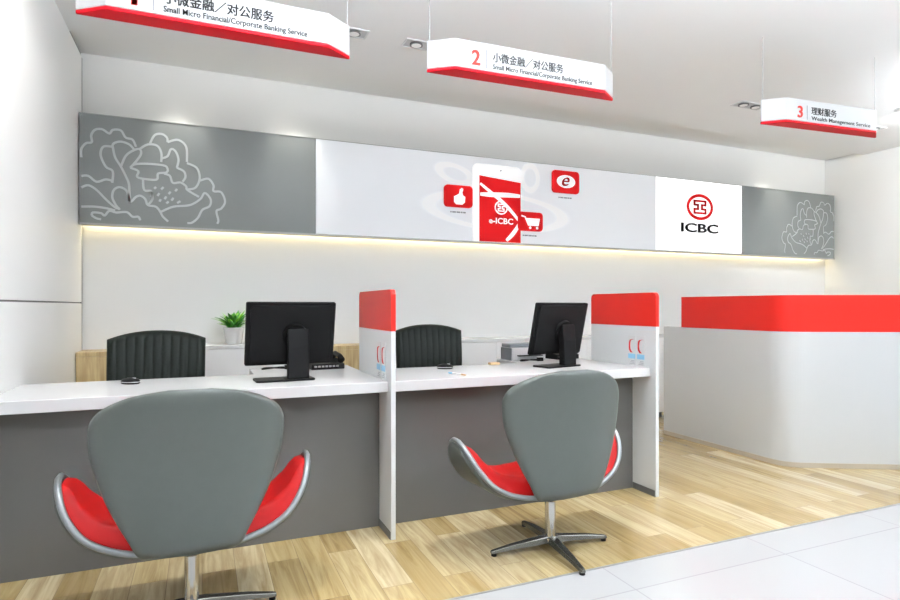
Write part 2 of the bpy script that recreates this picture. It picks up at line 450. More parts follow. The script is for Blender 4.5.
# streaks of light printed on the screen
bm = bmesh.new()
def st(pts, w):
    q = spline([(a-ox, b-oz, 0) for a, b in pts], 8)
    ribbon(bm, [(p.x, p.y) for p in q], w, -0.0115, -0.0085, wf=lambda t: 0.35+0.75*math.sin(PI*min(1, 0.15+t*0.7)))
st([(2.322, 2.262), (2.45, 2.175), (2.56, 2.10), (2.66, 2.01), (2.735, 1.93)], 0.030)
st([(2.322, 2.165), (2.45, 2.168), (2.60, 2.175), (2.735, 2.175)], 0.040)
st([(2.59, 1.755), (2.64, 1.80), (2.69, 1.86), (2.735, 1.93)], 0.036)
obj('light_streak', bm, M['print_white'], ph)
bm = bmesh.new()
cx, cz = 2.535-ox, 2.055-oz
ribbon(bm, [(cx+0.062*math.cos(2*PI*k/32), cz+0.058*math.sin(2*PI*k/32)) for k in range(33)], 0.012, -0.0135, -0.0085)
def emblem(bm, cx, cz, a, w, y0, y1):
    for sx in (-1, 1):
        l = [(-.12, .86), (-.84, .86), (-.84, .30), (-.30, .30), (-.30, -.30), (-.84, -.30), (-.84, -.86), (-.12, -.86)]
        for (p, q) in zip(l, l[1:]):
            x0, x1 = sorted((p[0], q[0])); z0, z1 = sorted((p[1], q[1])); h = w/2
            xa, xb = sorted((sx*(x0-h), sx*(x1+h)))
            box(bm, cx+a*xa, cx+a*xb, y0, y1, cz+a*(z0-h), cz+a*(z1+h))
emblem(bm, cx, cz, 0.036, 0.26, -0.0135, -0.0085)
obj('phone_emblem', bm, M['print_white'], ph)
text('phone_lettering', 'e-ICBC', 0.25, 0.055, M['print_white'], ph, (2.41-ox, -0.0095, 1.905-oz), 0.002, 0.02)
bm = lathe([(0.008, -0.001), (0.008, 0.001)], 12); bmesh.ops.rotate(bm, verts=bm.verts, matrix=Matrix.Rotation(PI/2, 3, 'X'))
obj('phone_camera', bm, M['print_grey'], ph, loc=(2.534-ox, -0.007, 2.395-oz))

def icon(x0, x1, z0, z1, cap):
    o = obj('app_icon', prism_y([(a-ox, b-oz) for a, b in rrect(x0, x1, z0, z1, 0.035)], -0.016, 0.001), M['print_red'], lb)
    if cap:
        bm = bmesh.new(); m = (x0+x1)/2-ox; z = z0-0.040-oz
        for a, b in ((-0.075, -0.062), (-0.056, -0.02), (-0.014, 0.022), (0.028, 0.045), (0.051, 0.075)):
            box(bm, m+a, m+b, -0.0012, 0.001, z-0.008, z+0.004)
        obj('icon_caption', bm, M['print_grey'], o)
    return o
def glyph(parent, name, pts, m=None, y0=-0.0185, y1=-0.0155):
    return obj(name, prism_y([(a-ox, b-oz) for a, b in pts], y0, y1), m or M['print_white'], parent)
ic = icon(1.967, 2.244, 2.030, 2.226, True)
X, Z = 2.06, 2.055
glyph(ic, 'thumb_symbol', [(X, Z+.02), (X+.02, Z), (X+.08, Z), (X+.105, Z+.02), (X+.11, Z+.07), (X+.085, Z+.085), (X+.08, Z+.11), (X+.09, Z+.14), (X+.075, Z+.15), (X+.055, Z+.135), (X+.05, Z+.10), (X+.03, Z+.085), (X, Z+.07)])
ic = icon(3.085, 3.393, 2.240, 2.456, True)
el = [(3.239+.105*math.cos(2*PI*k/36), 2.352+.062*math.sin(2*PI*k/36)) for k in range(36)]
glyph(ic, 'oval_symbol', el)
text('letter_symbol', 'e', 0.085, 0.085, M['print_red'], ic, (3.192-ox, -0.0192, 2.308-oz), 0.001, 0.0, shear=0.35, fat=0.004)
ic = icon(2.708, 2.979, 1.855, 2.033, True)
bm = bmesh.new()
prism_y([(a-ox, b-oz) for a, b in [(2.80, 1.975), (2.945, 1.975), (2.93, 1.905), (2.82, 1.905)]], -0.0185, -0.0155, bm)
ribbon(bm, [(2.745-ox, 1.995-oz), (2.785-ox, 1.985-oz), (2.825-ox, 1.905-oz)], 0.014, -0.0185, -0.0155)
for xx in (2.84, 2.915):
    prism_y([(xx-ox+.013*math.cos(2*PI*k/12), 1.886-oz+.013*math.sin(2*PI*k/12)) for k in range(12)], -0.0185, -0.0155, bm)
obj('cart_symbol', bm, M['print_white'], ic)

lp = fascia(4.364, 5.60, 'logo_panel', 'bright white square panel with the red round bank emblem and black letters', 'sign', M['logo_white'])
bm = bmesh.new(); cx, cz = 4.972-4.364, 2.222-Z0
ribbon(bm, [(cx+.172*math.cos(2*PI*k/64), cz+.125*math.sin(2*PI*k/64)) for k in range(65)], 0.033, -0.004, 0.001)
bm2 = bmesh.new(); emblem(bm2, 0, 0, 0.080, 0.27, -0.004, 0.001)
bmesh.ops.scale(bm2, verts=bm2.verts, vec=(1.18, 1, 0.95)); bmesh.ops.translate(bm2, verts=bm2.verts, vec=(cx, 0, cz))
me_t = bpy.data.meshes.new('t'); bm2.to_mesh(me_t); bm2.free(); bm.from_mesh(me_t)
obj('bank_emblem', bm, M['print_red'], lp)
text('bank_lettering', 'ICBC', 0.53, 0.098, M['print_black'], lp, (4.707-4.364, -0.001, 1.945-Z0), 0.003, 0.015, fat=0.003)

# ------------------------------------------------------------------ cabinets against the back wall
def cabinet(x0, x1, zt, m, mt, label, ndoor=2, top=0.03):
    t = empty('cabinet', label, 'cabinet', (x0, 4.68, 0))
    w = x1-x0
    obj('carcass', bx(0.001, w-0.001, 0.02, 0.279, 0.06, zt-top), m, t)
    obj('top_board', bx(0, w, 0, 0.279, zt-top, zt), mt, t, bevel=0.002)
    obj('plinth', bx(0.01, w-0.01, 0.05, 0.27, 0, 0.06), M['dark_skirt'], t)
    for k in range(ndoor):
        a = 0.002 + k*(w-0.004)/ndoor; b = a + (w-0.004)/ndoor - 0.003
        obj('door', bx(a, b, 0.002, 0.02, 0.062, zt-top-0.003), m, t)
    return t
cabinet(XL+0.003, -0.38, 0.832, M['oak'], M['oak'], 'oak cabinet in the left corner against the white panelled wall', 1)
cabinet(-0.378, 0.945, 0.856, M['white'], M['worktop'], 'low white cabinet carrying the green potted plant', 3)
cabinet(0.947, 1.46, 0.828, M['oak'], M['oak'], 'oak cabinet showing between the left monitor and the first divider', 1)
cabinet(1.462, 2.93, 0.856, M['white'], M['worktop'], 'low white cabinet behind the right black office chair', 3)
cabinet(2.932, 4.40, 0.856, M['white'], M['worktop'], 'low white cabinet behind the right divider, farthest from the plant', 3)

# ------------------------------------------------------------------ potted plant
pt = empty('potted_plant', 'small bushy green plant in a white pot on the low cabinet', 'plant', (0.225, 4.80, 0.856))
obj('pot', lathe([(0.052, 0), (0.058, 0.01), (0.074, 0.11), (0.078, 0.118), (0.078, 0.13), (0.070, 0.13), (0.066, 0.11)], 28), M['worktop'], pt, smooth=True)
obj('soil', lathe([(0.066, 0.108), (0.066, 0.118)], 24), M['soil'], pt)
def leaf(bm, base, d, up, L, w, bend):
    d = Vector(d).normalized(); side = d.cross(Vector((0, 0, 1))).normalized(); n = 7; rows = []
    for i in range(n+1):
        t = i/n
        p = Vector(base) + d*L*t*(0.35+0.65*t)*bend + Vector((0, 0, 1))*(L*up*(t-0.45*bend*t*t))
        ww = w*math.sin(PI*min(1, 0.12+t*0.88))**0.8*0.5 + 0.0008
        rows.append([bm.verts.new(p-side*ww+Vector((0, 0, .2*ww))), bm.verts.new(p), bm.verts.new(p+side*ww+Vector((0, 0, .2*ww)))])
    for i in range(n):
        for k in (0, 1): bm.faces.new((rows[i][k], rows[i][k+1], rows[i+1][k+1], rows[i+1][k]))
for nm, mm, cnt, seed in (('foliage', 'leaf_dark', 60, 3), ('foliage', 'leaf_light', 55, 9)):
    bm = bmesh.new(); random.seed(seed)
    for i in range(cnt):
        a = random.uniform(0, 2*PI); r = random.uniform(0, 0.045)
        leaf(bm, (r*math.cos(a), r*math.sin(a), 0.115), (math.cos(a), math.sin(a), 0), random.uniform(0.45, 1.25), random.uniform(0.09, 0.155), random.uniform(0.022, 0.036), random.uniform(0.3, 0.8))
    o = obj(nm, bm, M[mm], pt, smooth=True)
    s = o.modifiers.new('s', 'SOLIDIFY'); s.thickness = 0.0012
    if mm == 'leaf_light': o['label'] = 'bright yellow green young leaves'

# ------------------------------------------------------------------ service counters
ZW = 0.773
def counter(x0, x1, r0, label):
    t = empty('service_counter', label, 'counter', (x0, 2.80, 0))
    w = x1-x0; r = r0-x0
    out = [(0, 0), (w, 0), (w, 0.91), (r, 0.91), (r, 0.59), (0, 0.59)]
    obj('worktop', prism_z(out, ZW-0.052, ZW), M['worktop'], t, bevel=0.003)
    obj('front_panel', bx(0.0, w, 0.16, 0.18, 0.0, ZW-0.052), M['grey_front'], t)
    if x0 < 0: obj('end_panel', bx(0.0, 0.022, 0.13, 0.16, 0.0, ZW-0.052), M['divider'], t)
    obj('side_panel', bx(r+0.01, r+0.028, 0.30, 0.90, 0, ZW-0.052), M['white'], t)
    obj('back_panel', bx(r+0.028, w, 0.88, 0.90, 0, ZW-0.052), M['white'], t)
    return t
counter(XL+0.002, 0.853, 0.262, 'left white topped service counter with a grey front panel beside the wall')
counter(0.885, 2.511, 1.935, 'right white topped service counter with a grey front panel between two dividers')

def divider(x, label):
    t = empty('divider_screen', label, 'divider', (x, 2.755, 0))
    T = 0.024; d = 0.635
    obj('screen_panel', bx(0, T, 0, d, 0, 1.025), M['divider'], t, bevel=0.002)
    obj('red_band', prism_x(rrect(0, d, 1.0255, 1.232, 0.028, (0, 0, 1, 1)), 0, T), M['red'], t)
    obj('skirting', bx(-0.003, 0, 0.008, 0.202, 0.0, 0.038), M['dark_skirt'], t)
    return t
divider(0.854, 'white counter divider with a red top band, between the two counters')
divider(2.512, 'white counter divider with a red top band, at the right end of the counters')

# leaflets standing at the dividers' left faces
def leaflet(x, y, label):
    t = empty('leaflet', label, 'leaflet', (x, y, ZW), group='leaflets standing against the dividers')
    # card faces -x
    obj('card', bx(-0.004, 0.0, -0.034, 0.034, 0.0, 0.19), M['sign_white'], t)
    b1 = obj('blue_band', bx(-0.0048, -0.004, -0.033, 0.033, 0.045, 0.075), M['print_blue'], t)
    bm = bmesh.new()
    q = spline([(-0.018, 0.168, 0), (0.012, 0.160, 0), (0.020, 0.130, 0), (0.016, 0.10, 0), (0.0, 0.083, 0)], 6)
    rows = []
    for i, p in enumerate(q):
        wdt = 0.006 + 0.004*abs(1-2*i/(len(q)-1))
        rows.append([bm.verts.new((xx, p.x+s*wdt, p.y)) for xx in (-0.0052, -0.004) for s in (-1, 1)])
    for i in range(len(rows)-1):
        a, b = rows[i], rows[i+1]
        for k, l in ((0, 1), (1, 3), (3, 2), (2, 0)): bm.faces.new((a[k], a[l], b[l], b[k]))
    obj('red_figure', bm, M['print_red'], t)
    bm = bmesh.new()
    for k in range(3): box(bm, -0.0046, -0.004, -0.026, 0.020-0.008*k, 0.012+0.009*k, 0.015+0.009*k)
    obj('small_print', bm, M['print_grey'], t)
    return t
leaflet(0.8535, 2.875, 'blue and red printed leaflet on the left counter, nearest the divider front')
leaflet(0.8535, 2.960, 'blue and red printed leaflet on the left counter, behind its twin')
leaflet(2.5115, 2.882, 'blue and red printed leaflet on the right counter, nearest the divider front')
leaflet(2.5115, 2.965, 'blue and red printed leaflet on the right counter, behind its twin')

# ------------------------------------------------------------------ right hand partition
def offset_path(path, off):
    out = []
    for i, p in enumerate(path):
        a = Vector(path[max(i-1, 0)]); b = Vector(path[min(i+1, len(path)-1)]); t = (b-a).normalized()
        out.append((p[0]-t.y*off, p[1]+t.x*off))
    return out
def bend(A, C, B, r, n=14):
    A, C, B = Vector(A), Vector(C), Vector(B); u = (A-C).normalized(); v = (B-C).normalized()
    p0 = C+u*r; p1 = C+v*r; pts = [tuple(A)]
    for i in range(n+1):
        t = i/n; q = p0*(1-t)**2 + C*2*t*(1-t) + p1*t*t; pts.append(tuple(q))
    pts.append(tuple(B)); return pts
def wallstrip(A, zs, off0, off1):
    p = offset_path(A, off0) + offset_path(A, off1)[::-1]
    return prism_z(p, zs[0], zs[1])
pr = empty('partition_screen', 'white angled partition with a long red top band, beside the right wall', 'partition', (3.83, 2.91, 0))
Cn = (0, 0); End = (1.75, -0.90)
path = bend((0, 1.19), Cn, End, 0.13)
obj('base_wall', wallstrip(path, (0.0, 0.965), 0, 0.05), M['partition'], pr)
obj('skirting', wallstrip(path, (0.0, 0.035), -0.006, 0.0), M['beige_skirt'], pr)
path2 = bend((0, 0.985), Cn, End, 0.13)
rb = wallstrip(path2, (0.9655, 1.228), 0.004, 0.045)
obj('red_band', rb, M['red'], pr)

# ------------------------------------------------------------------ monitors
def monitor(label, loc, rz, tilt):
    t = empty('monitor', label, 'monitor', (loc[0], loc[1], ZW), rz, 'computer monitors')
    # base plate and upright; +y is the side the screen faces
    bm = prism_z(rrect(-0.185, 0.105, -0.06, 0.09, 0.02), 0, 0.010)
    obj('base', bm, M['black'], t, bevel=0.003)
    bm = prism_x([(-0.040, 0.009), (0.010, 0.009), (0.012, 0.15), (0.030, 0.245), (-0.022, 0.262), (-0.034, 0.16)], -0.028, 0.078)
    obj('stand_neck', bm, M['black'], t, bevel=0.006)
    R = Matrix.Translation((0, 0.035, 0.235)) @ Matrix.Rotation(tilt, 4, 'X')
    def tr(bm):
        bmesh.ops.transform(bm, matrix=R, verts=bm.verts); return bm
    bm = prism_y(rrect(-0.225, 0.225, -0.165, 0.165, 0.010), -0.004, 0.016)
    # rear bulge
    prism_y(rrect(-0.205, 0.205, -0.150, 0.150, 0.02), -0.016, -0.004, bm)
    h = obj('housing', tr(bm), M['black'], t, bevel=0.004)
    obj('screen', tr(bx(-0.21, 0.21, 0.0162, 0.0175, -0.145, 0.152)), M['screen'], h)
    bm = bmesh.new()
    tube(bm, [(0.015, -0.010, 0.0), (0.015, -0.030, -0.005)], 0.062, 28)
    obj('hinge', tr(bm), M['black'], t, smooth=False)
    return t
mon = monitor('black computer monitor seen from behind on the left counter', (0.425, 3.06), math.radians(3), math.radians(13))
m2 = dup(mon, (2.085, 3.10, ZW), math.radians(12), 'black computer monitor seen from behind on the right counter')

# ------------------------------------------------------------------ things on the counters
def desk_phone(loc, label):
    t = empty('desk_phone', label, 'telephone', loc, math.radians(6), 'desk phones behind the monitors')
    obj('phone_base', prism_x([(-0.075, 0), (0.075, 0), (0.075, 0.055), (-0.075, 0.032)], -0.10, 0.10), M['black'], t, bevel=0.004)
    bm = bmesh.new()
    for k in range(7): box(bm, -0.085+k*0.022, -0.070+k*0.022, -0.0785, -0.074, 0.014, 0.024)
    obj('keys', bm, M['silver'], t)
    bm = bmesh.new(); tube(bm, [(0.075, -0.085, 0.055), (0.078, -0.05, 0.075), (0.078, 0.04, 0.085), (0.075, 0.08, 0.07)], [0.022, 0.015, 0.015, 0.022], 14)
    obj('handset', bm, M['black'], t, smooth=True)
    return t
p1 = desk_phone((0.685, 3.56, ZW), 'black desk telephone behind the left monitor')
dup(p1, (2.385, 3.57, ZW), None, 'black desk telephone behind the right monitor')

def cable(loc, label):
    bm = bmesh.new(); pts = []
    for k in range(41):
        a = 2*PI*k/40
        pts.append((0.075*math.sin(a), 0.026*math.sin(2*a)+0.004*math.cos(a), 0.006+0.005*abs(math.cos(a))))
    tube(bm, pts[:-1], 0.0045, 8, closed=True)
    box(bm, 0.055, 0.095, -0.012, 0.012, 0, 0.024)
    o = obj('coiled_cable', bm, M['black'], loc=loc, smooth=False)
    return tag(o, label, 'cable', 'coiled cables on the side desks')
cable((0.40, 3.60, ZW), 'looped black cable with a plug beside the left monitor')
cable((2.06, 3.455, ZW), 'looped black cable with a plug in front of the printer')

pn = empty('printer', 'compact white and grey printer on the side desk by the right monitor', 'printer', (1.965, 3.54, ZW))
obj('body', bx(0.0, 0.27, 0, 0.155, 0.0, 0.088), M['worktop'], pn, bevel=0.006)
obj('side_cover', bx(-0.006, 0.0, 0.002, 0.153, 0.002, 0.085), M['printer_grey'], pn)
obj('lid', bx(0.0, 0.27, 0.03, 0.155, 0.088, 0.112), M['printer_grey'], pn, bevel=0.004)
obj('paper_tray', bx(0.04, 0.23, -0.03, 0.03, 0.03, 0.036), M['black'], pn)

def mouse(loc, rz, label):
    t = empty('computer_mouse', label, 'mouse', loc, rz, 'mice on the counters')
    prof = []
    bm = lathe([(0.030, 0), (0.034, 0.006), (0.034, 0.014), (0.028, 0.024), (0.012, 0.030), (0.002, 0.031)], 24)
    bmesh.ops.scale(bm, verts=bm.verts, vec=(1.0, 1.45, 0.95))
    obj('shell', bm, M['black'], t, smooth=True)
    bm = bmesh.new(); tube(bm, [(0.0348*math.cos(2*PI*k/32), 0.0505*math.sin(2*PI*k/32), 0.010) for k in range(32)], 0.0018, 6, closed=True)
    obj('silver_ring', bm, M['silver'], t, smooth=True)
    obj('wheel', bx(-0.003, 0.003, -0.03, -0.014, 0.024, 0.030), M['silver'], t)
    return t
ms = mouse((-0.32, 3.22, ZW), 0.9, 'small black mouse lying on the left counter')
dup(ms, (1.345, 3.25, ZW), 1.2, 'small black mouse lying on the right counter behind the pen')

pe = empty('pen', 'slim white and blue pen lying on the right counter', 'pen', (1.291, 2.935, ZW+0.005), math.atan2(-0.145, 0.043))
bm = bmesh.new(); tube(bm, [(-0.072, 0, 0), (0.03, 0, 0)], 0.0048, 12); obj('barrel', bm, M['sign_white'], pe, smooth=True)
bm = bmesh.new(); tube(bm, [(-0.078, 0, 0), (-0.045, 0, 0)], 0.0050, 12); obj('cap', bm, M['print_blue'], pe, smooth=True)
bm = bmesh.new(); tube(bm, [(0.03, 0, 0), (0.058, 0, 0), (0.072, 0, 0)], [0.0050, 0.0045, 0.0012], 12); obj('tip', bm, M['tan'], pe, smooth=True)

o = obj('card_tray', prism_z(rrect(-0.035, 0.035, -0.02, 0.02, 0.006), 0, 0.014), M['tan'], loc=(1.73, 3.355, ZW), bevel=0.002)
tag(o, 'small tan wooden tray at the back edge of the right counter', 'tray')

# ------------------------------------------------------------------ black office chairs
def office_chair(label, loc, rz, w):
    t = empty('office_chair', label, 'chair', loc, rz, 'black office chairs behind the counter')
    # faces -y; the ribbed backrest is the part seen above the worktop
    def f(u, v):
        x = (u-0.5)*w*(0.94+0.06*v)
        top = 0.535 - 0.16*(abs(2*u-1)**2.2)*0.30
        z = 0.47 + v*top
        y = 0.20 + 0.10*v - 0.08*math.cos((u-0.5)*PI)*0.4 - 0.035*math.sin(v*PI)
        return (x, y - 0.05*(2*u-1)**2, z)
    def th(u, v):
        e = min(u, 1-u)*w; ev = min(v, 1-v)*0.5
        k = min(1, e/0.03)**0.5*min(1, ev/0.03)**0.5
        rib = abs(math.sin(u*11*PI))**0.5*0.006
        return 0.012 + k*(0.018 + rib)
    obj('backrest', shell(f, 88, 24, lambda u, v: -0.022, th, flip=1.0), M['black_leather'], t, smooth=True)
    def g(u, v):
        x = (u-0.5)*w*0.94; y = 0.20-0.46*v
        return (x, y, 0.44 - 0.035*max(0, v-0.75)*4*(v) )
    def th2(u, v):
        e = min(u, 1-u)*w; ev = min(v, 1-v)*0.46
        return 0.01 + min(1, e/0.04)**0.5*min(1, ev/0.04)**0.5*(0.04+abs(math.sin(u*9*PI))**0.5*0.006)
    obj('seat', shell(g, 60, 16, lambda u, v: 0.035, lambda u, v: -th2(u, v), flip=1.0), M['black_leather'], t, smooth=True)
    obj('column', lathe([(0.03, 0.07), (0.03, 0.20), (0.02, 0.21), (0.02, 0.41)], 18), M['chrome'], t, smooth=False)
    bm = bmesh.new(); tube(bm, [(0, 0.08, 0.40), (0, 0.24, 0.40), (0, 0.285, 0.46), (0, 0.30, 0.62)], 0.016, 10)
    obj('back_bracket', bm, M['chrome'], t, smooth=True)
    for s in (-1, 1):
        bm = bmesh.new(); x = s*(w/2+0.018)
        tube(bm, spline([(s*0.12, 0.0, 0.395), (x, 0.02, 0.42), (x, 0.04, 0.60), (x, -0.02, 0.645), (x, -0.16, 0.645)], 5), 0.013, 10)
        obj('armrest', bm, M['black'], t, smooth=True)
    for k in range(5):
        a = 2*PI*k/5+0.3; bm = bmesh.new()
        tube(bm, [(0.02*math.cos(a), 0.02*math.sin(a), 0.09), (0.26*math.cos(a), 0.26*math.sin(a), 0.065)], [0.022, 0.014], 8)
        l = obj('base_leg', bm, M['chrome'], t, smooth=True)
        bm = lathe([(0.022, -0.010), (0.026, -0.006), (0.026, 0.006), (0.022, 0.010)], 14)
        bmesh.ops.rotate(bm, verts=bm.verts, matrix=Matrix.Rotation(PI/2, 3, 'X')); bmesh.ops.rotate(bm, verts=bm.verts, matrix=Matrix.Rotation(a, 3, 'Z'))
        bmesh.ops.translate(bm, verts=bm.verts, vec=(0.26*math.cos(a), 0.26*math.sin(a), 0.026))
        obj('caster', bm, M['black'], l)
    return t
oc = office_chair('black ribbed leather office chair behind the left counter', (-0.235, 3.52, 0), math.radians(0), 0.51)
dup(oc, (1.54, 3.96, 0), math.radians(-14), 'black ribbed leather office chair behind the right counter')

# ------------------------------------------------------------------ swivel visitor chairs
def lerp_table(tab, t):
    for (a, *va), (b, *vb) in zip(tab, tab[1:]):
        if t <= b:
            k = (t-a)/(b-a); k = max(0, min(1, k))
            return [x+(y-x)*k for x, y in zip(va, vb)]
    return tab[-1][1:]
def smooth_table(tab, n=80):
    P = [Vector((a, *v) if len(v) == 2 else (a, v[0], 0)) for a, *v in tab]
    q = spline(P, 10)
    return [(p.x, p.y, p.z) for p in q]
BOWL = spline([(0, 0.276, 0), (.12, .277, 0), (.20, .285, 0), (.28, .310, 0), (.345, .352, 0), (.398, .422, 0), (.428, .492, 0), (.44, .528, 0)], 10)
LEN = [0.0]
for a_, b_ in zip(BOWL, BOWL[1:]): LEN.append(LEN[-1]+(b_-a_).length)
def bowl_xz(s):
    L = abs(s)*LEN[-1]
    for i in range(len(LEN)-1):
        if L <= LEN[i+1]+1e-9:
            k = (L-LEN[i])/(LEN[i+1]-LEN[i]); p = BOWL[i].lerp(BOWL[i+1], k)
            return (math.copysign(p.x, s) if s else 0.0, p.y)
    return (math.copysign(BOWL[-1].x, s), BOWL[-1].y)
def bowl_y(s):
    a = abs(s)
    yc = 0.085 + 0.035*a
    hd = 0.215 - 0.08*a
    if a > 0.62:
        hd *= math.sqrt(max(0.0, 1-((a-0.62)/0.385)**2.2))
    return yc, max(hd, 0.012)
def bowl(u, v, ins=0.0):
    s = (2*u-1)*(1-ins*0.9)
    x, z = bowl_xz(s); yc, hd = bowl_y(s); hd = max(0.008, hd-ins*0.22)
    y = yc + (2*v-1)*hd
    z -= 0.035*max(0, v-0.6)**2*6*(1-abs(s))          # waterfall front edge
    z += 0.02*(1-abs(s))*max(0, 0.25-v)*2
    return (x, y, z)
BACK = spline([(0.0, 0.10, -0.07), (0.012, 0.145, -0.115), (0.035, 0.178, -0.150), (0.083, 0.205, -0.162), (0.141, 0.238, -0.165), (0.219, 0.277, -0.165), (0.296, 0.305, -0.165), (0.354, 0.321, -0.166), (0.41, 0.329, -0.168), (0.46, 0.329, -0.172), (0.50, 0.312, -0.176), (0.528, 0.283, -0.180), (0.555, 0.232, -0.184), (0.576, 0.165, -0.188), (0.590, 0.07, -0.191)], 8)
def back(u, v, ins=0.0):
    z = v*0.590
    if ins: z = 0.03 + v*(0.590-0.03-0.014)
    i = 0
    while i < len(BACK)-2 and BACK[i+1].x < z: i += 1
    a, b = BACK[i], BACK[i+1]; k = max(0, min(1, (z-a.x)/max(1e-6, b.x-a.x)))
    w = (a.y+(b.y-a.y)*k)*0.97 - ins; yc = a.z+(b.z-a.z)*k
    x = (2*u-1)*max(0.01, w)
    y = yc + 0.75*x*x
    return (x, y, 0.274 + z)
def vmap(v):       # denser rows near foot and crown
    return 0.5-0.5*math.cos(PI*v)
def visitor_chair(label, loc, rz=0.0):
    t = empty('swivel_chair', label, 'chair', loc, rz, 'grey and red swivel chairs in front of the counters')
    def taper(u, v, t_, d=0.06):
        e = min(min(u, 1-u)/d, min(v, 1-v)/d, 1.0)
        return t_*math.sqrt(max(0, 1-(1-e)**2))
    s = obj('seat_shell', shell(lambda u, v: bowl(u, v), 64, 18, lambda u, v: -0.004-taper(u, v, 0.022, 0.12), lambda u, v: 0.004), M['shell'], t, smooth=True)
    bm = bmesh.new(); loop = []
    n = 60
    for i in range(n): loop.append(bowl(i/n, 0))
    for i in range(8): loop.append(bowl(1, i/8))
    for i in range(n): loop.append(bowl(1-i/n, 1))
    for i in range(8): loop.append(bowl(0, 1-i/8))
    tube(bm, loop, 0.012, 8, closed=True)
    r = obj('edge_rim', bm, M['rim'], t, smooth=True); r['label'] = 'silver grey rim'
    def cush(u, v):
        s_ = abs(2*u-1)
        return 0.012 + taper(u, v, 0.042+0.045*max(0, 1-1.25*s_)**0.8, 0.16)
    c = obj('seat_cushion', shell(lambda u, v: bowl(u, v, 0.035), 64, 18, lambda u, v: 0.004, cush), M['chair_red'], t, smooth=True)
    c['label'] = 'red upholstered seat running up both arms'
    obj('back_shell', shell(lambda u, v: back(u, vmap(v)), 40, 48, lambda u, v: -0.002, lambda u, v: 0.004+taper(u, vmap(v), 0.020, 0.08)), M['shell'], t, smooth=True)
    c = obj('back_cushion', shell(lambda u, v: back(u, vmap(v), 0.022), 40, 40, lambda u, v: -0.001, lambda u, v: -0.006-taper(u, vmap(v), 0.036, 0.12)), M['chair_red'], t, smooth=True)
    c['label'] = 'red upholstered inner back'
    obj('pedestal', lathe([(0.034, 0.03), (0.034, 0.055), (0.026, 0.060), (0.026, 0.225), (0.045, 0.245), (0.060, 0.258)], 28), M['chrome'], t, smooth=False)
    for k in range(4):
        a = PI/2*k; L = 0.305
        bm = bmesh.new(); rows = []
        for q, (r_, w_, zt, zb) in enumerate(((0.0, 0.026, 0.062, 0.030), (0.05, 0.026, 0.060, 0.030), (0.20, 0.019, 0.043, 0.022), (0.29, 0.014, 0.028, 0.012), (L, 0.010, 0.024, 0.012))):
            rows.append([bm.verts.new(p) for p in ((r_, -w_, zb), (r_, w_, zb), (r_, w_*0.7, zt), (r_, -w_*0.7, zt))])
        for i in range(4):
            for j in range(4): bm.faces.new((rows[i][j], rows[i][(j+1) % 4], rows[i+1][(j+1) % 4], rows[i+1][j]))
        bm.faces.new(rows[0]); bm.faces.new(rows[-1][::-1])
        l = obj('leg', bm, M['steel'], t, rot=(0, 0, a), bevel=0.003)
        gl = obj('glide', lathe([(0.013, 0.0), (0.013, 0.013)], 14, None, L-0.016, 0), M['black'], l)
    return t
vc = visitor_chair('grey backed swivel chair with red seat at the left counter, nearer to the wall', (-0.035, 2.385, 0))
v2 = dup(vc, (1.525, 2.375, 0), math.radians(2), 'grey backed swivel chair with red seat at the right counter, clear of the wall')

for ch in v2.children:      # the seat is swivelled a little on its base
    if ch.name.startswith('leg'): ch.rotation_euler[2] -= math.radians(7)

# ------------------------------------------------------------------ hanging signs
def hang_sign(label, num, cn, en, cnw, enw, loc, rz, L=1.15, numw=0.045):
    t = empty('hanging_sign', label, 'sign', loc, rz, 'numbered signs hanging over the counters')
    # origin: left end of the rear edge, at the underside; front face is at y = -0.10
    H = 0.152; d = 0.10; e = 0.12
    plan = [(0, 0), (0.0, -0.012), (e, -d), (L-e, -d), (L, -0.012), (L, 0)]
    obj('sign_box', prism_z(plan, 0.006, H), M['sign_white'], t, bevel=0.004)
    obj('red_underside', prism_z(plan, -0.010, 0.0055), M['sign_red'], t, bevel=0.004)
    for x in (0.012, L-0.012):
        bm = bmesh.new(); tube(bm, [(x, -0.01, H-0.002), (x, -0.01, ZC-loc[2])], 0.0022, 6)
        obj('suspension_wire', bm, M['wire'], t)
    yf = -d-0.0005
    text('number', num, numw, 0.078, M['print_orange'], t, (0.215, yf, 0.028), 0.001, 0.012, fat=0.0022)
    obj('rule', bx(0.295, 0.2985, yf-0.001, yf+0.001, 0.020, 0.115), M['print_grey'], t)
    text('lettering', cn, cnw, 0.052, M['print_black'], t, (0.335, yf, 0.058), 0.001, 0.006, fat=0.0012)
    text('lettering', en, enw, 0.033, M['print_black'], t, (0.335, yf, 0.014), 0.001, 0.006, fat=0.0006)
    return t
BZ = 2.378
CN = '\u5c0f\u5fae\u91d1\u878d\uff0f\u5bf9\u516c\u670d\u52a1'
EN = 'Small Micro Financial/Corporate Banking Service'
hang_sign('white hanging sign with red underside numbered 1, nearest the left wall', '1', CN, EN, 0.45, 0.60, (-0.485, 2.86, BZ), 0.0, 1.155, 0.020)
hang_sign('white hanging sign with red underside numbered 2, in the middle', '2', CN, EN, 0.43, 0.62, (1.080, 2.86, BZ), math.radians(-1.5), 1.165)
hang_sign('white hanging sign with red underside numbered 3, nearest the right wall', '3', '\u7406\u8d22\u670d\u52a1', 'Wealth Management Service', 0.225, 0.54, (3.445, 2.80, BZ), math.radians(-5), 1.055, 0.042)

